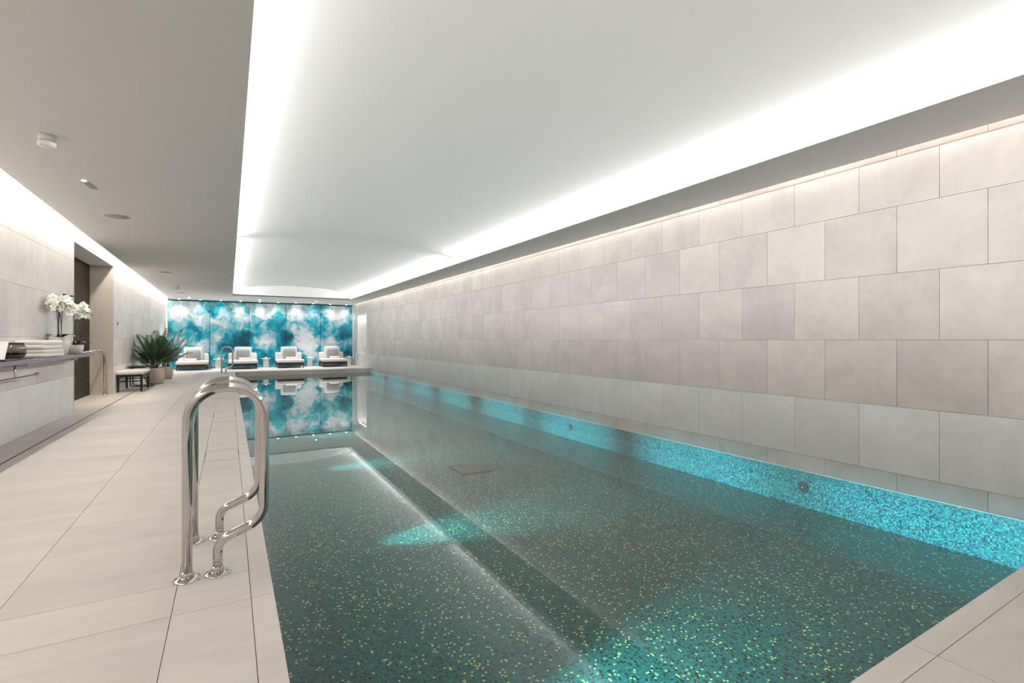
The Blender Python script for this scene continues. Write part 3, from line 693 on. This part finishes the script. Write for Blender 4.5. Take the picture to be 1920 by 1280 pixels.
def card(bm, o=0, s=1.0):
    # leaning plate in the x-z plane direction facing the near side
    a = math.radians(58); n = Vector((0, -math.sin(a), math.cos(a)))
    def P(x, q, d): return Vector((x, -.10+q*math.cos(a), .018+q*math.sin(a)))+n*d
    x0, x1, q0, q1, d0, d1 = (-.115, .10, 0, .21, 0, .006) if not o else (-.10, .02, .02, .10, .006, .0068)
    v = [bm.verts.new(P(x, q, d)) for d in (d0, d1) for x, q in ((x0, q0), (x1, q0), (x1, q1), (x0, q1))]
    for f in ((3,2,1,0),(4,5,6,7),(0,1,5,4),(1,2,6,5),(2,3,7,6),(3,0,4,7)): bm.faces.new([v[i] for i in f])
obj('card', one(card), 'paper', t); obj('picture', one(card, 1), 'amber', t)
# orchids
def petal_flower():
    bm = bmesh.new()
    for k in range(5):
        a = 2*PI*k/5+.3; d = Vector((math.cos(a), math.sin(a), 0)); s = Vector((-d.y, d.x, 0)); w_ = .021 if k in (0, 2, 3) else .027; L = .05
        v = [bm.verts.new(p) for p in (Vector((0, 0, 0)), d*L*.5-s*w_+Vector((0, 0, .006)), d*L*.9-s*w_*.55+Vector((0, 0, .004)), d*L, d*L*.9+s*w_*.55+Vector((0, 0, .004)), d*L*.5+s*w_+Vector((0, 0, .006)))]
        bm.faces.new(v)
    lathe(bm, [(.008, 0), (.010, .008), (.003, .018)], n=7)
    me = bpy.data.meshes.new('flower'); bmesh.ops.recalc_face_normals(bm, faces=list(bm.faces)); bm.to_mesh(me); bm.free(); me.materials.append(M['petal']); return me
FL = petal_flower()
BUDM = None
def orchid(loc, r, h, label, stems, nfl, seed, sprawl, top):
    global BUDM
    rnd = random.Random(seed)
    t = thing('potted_orchid', label, 'potted plant', loc, group='white orchids on the shelf')
    obj('pot', one(lathe, [(r*.62, 0), (r*.8, h*.15), (r*.96, h*.55), (r, h), (r*.93, h), (r*.9, h*.85)], n=32), 'potw', t)
    obj('moss', one(lathe, [(r*.91, h*.84), (r*.5, h*.9), (r*.05, h*.93)], n=20), 'soil', t)
    for k in range(7):   # strap leaves
        az = k*2.3+.4; d = Vector((math.cos(az), math.sin(az), 0)); s = Vector((-d.y, d.x, 0)); L = rnd.uniform(.19, .28); bm = bmesh.new(); prev = None
        for i in range(7):
            f = i/6; p = d*(L*f)+Vector((0, 0, h*.9+.25*f-.22*f*f)); w_ = .034*math.sin(PI*min(.97, .15+.82*f))
            cur = [bm.verts.new(p-s*w_), bm.verts.new(p+Vector((0, 0, -.006))), bm.verts.new(p+s*w_)]
            if prev: bm.faces.new((prev[0], prev[1], cur[1], cur[0])); bm.faces.new((prev[1], prev[2], cur[2], cur[1]))
            prev = cur
        for v in bm.verts: v.co.x = max(v.co.x, XL+.008-loc[0])
        obj('leaf', bm, 'leaf', t, smooth=True)
    for k in range(stems):
        az = sprawl[k][0]; reach = sprawl[k][1]; d = Vector((math.cos(az), math.sin(az), 0)); pts = []
        for i in range(13):
            f = i/12; pts.append(Vector((rnd.uniform(-.003, .003)+.02*math.cos(k*2.1), .02*math.sin(k*2.1), h*.85))+d*(reach*(f**2.2))+Vector((0, 0, (top-h)*(1.22*math.sin(f*PI*.62)-.12*f*f))))
        st = obj('stem', one(tube, pts, [.0045]*10+[.0035, .003, .002], 6), 'stem', t)
        for j in range(nfl):
            f = .5+.5*j/nfl; i0 = min(11, int(f*12)); p = pts[i0].lerp(pts[i0+1], f*12-i0)
            q = p+Vector((rnd.uniform(-.035, .035), rnd.uniform(-.06, .06), rnd.uniform(-.07, .04))); q.x = max(q.x, XL+.08-loc[0])
            o = obj('flower', FL, 'petal', st, tuple(q))
            dirv = Vector((rnd.uniform(-.2, 1), rnd.uniform(-1, .1), rnd.uniform(-.2, .5))); o.rotation_euler = dirv.to_track_quat('Z', 'Y').to_euler(); sc_ = rnd.uniform(1.1, 1.45); o.scale = (sc_, sc_, sc_)
        for j in range(4):
            if BUDM is None:
                b = one(lathe, [(.003, -.014), (.009, -.004), (.009, .004), (.002, .014)], n=7); BUDM = bpy.data.meshes.new('bud'); b.to_mesh(BUDM); b.free(); BUDM.materials.append(M['bud'])
            obj('bud', BUDM, 'bud', st, tuple(pts[12]+d*(.012+.022*j)+Vector((rnd.uniform(-.01, .01), 0, -.014*j))))
    return t
orchid((-2.10, 9.28, ZS), .115, .255, 'white orchid in a tall cream pot behind the towels', 6, 12, 5, [(-1.8, .28), (-1.2, .2), (-1.65, .24), (-.7, .14), (2.0, .12), (1.4, .24)], .74)
orchid((-2.05, 9.84, ZS), .108, .14, 'white orchid in a low cream bowl at the shelf end', 5, 12, 8, [(1.4, .34), (1.0, .22), (1.9, .2), (-.9, .16), (.3, .14)], .66)
# two small dark wall hooks
for y, z, nm in ((10.1, 1.908, 'left one'), (10.47, 1.912, 'right one')):
    t = thing('wall_hook', f'short dark metal hook on the stone wall above the orchids, {nm}', 'hook', (XL, y, z), group='dark wall hooks')
    obj('plate', one(rbox, 0, .006, -.06, .06, -.012, .012, .002, 1), 'black', t); obj('peg', one(rbox, .006, .05, -.055, .055, -.009, .006, .003, 1), 'black', t)
t = thing('wall_switch', 'small dark switch on the left wall above the bench', 'switch', (XL, 14.32, 1.585))
obj('plate', one(rbox, 0, .008, -.05, .05, -.06, .06, .003, 1), 'steel_b', t); obj('button', one(rbox, .008, .013, -.025, .025, -.04, .02, .002, 1), 'black', t)
# shower rail in the recess
t = thing('recess_rail', 'arched chrome grab rail rising from the floor in the shower recess', 'grab rail', (0, 0, 0))
obj('rail', one(tube, fillet([(-2.37, 13.78, .006), (-2.37, 13.78, 1.0), (-2.645, 13.2, .93)], [.17], 10), .021, 16), 'steel', t)
obj('flange', one(lathe, [(.05, 0), (.05, .004), (.03, .008)], (-2.37, 13.78, 0), 24), 'steel', t)
# white flowers in the niche
t = thing('flower_arrangement', 'white flower arrangement in a low bowl inside the lit niche', 'flowers', (XR+.13, 22.15, NZ0))
obj('bowl', one(lathe, [(.05, 0), (.09, .03), (.105, .09), (.095, .09), (.08, .05)], n=24), 'gloss_white', t)
rnd = random.Random(4)
for k in range(34):
    a = rnd.uniform(0, 2*PI); r = rnd.uniform(0, .10); o = obj('flower', FL, 'petal', t, (r*math.cos(a)*.9, r*math.sin(a)*3.2, .10+rnd.uniform(0, .2)))
    o.rotation_euler = Vector((rnd.uniform(-1, 0), rnd.uniform(-1, 1), rnd.uniform(0, 1))).to_track_quat('Z', 'Y').to_euler(); o.scale = (1.15,)*3
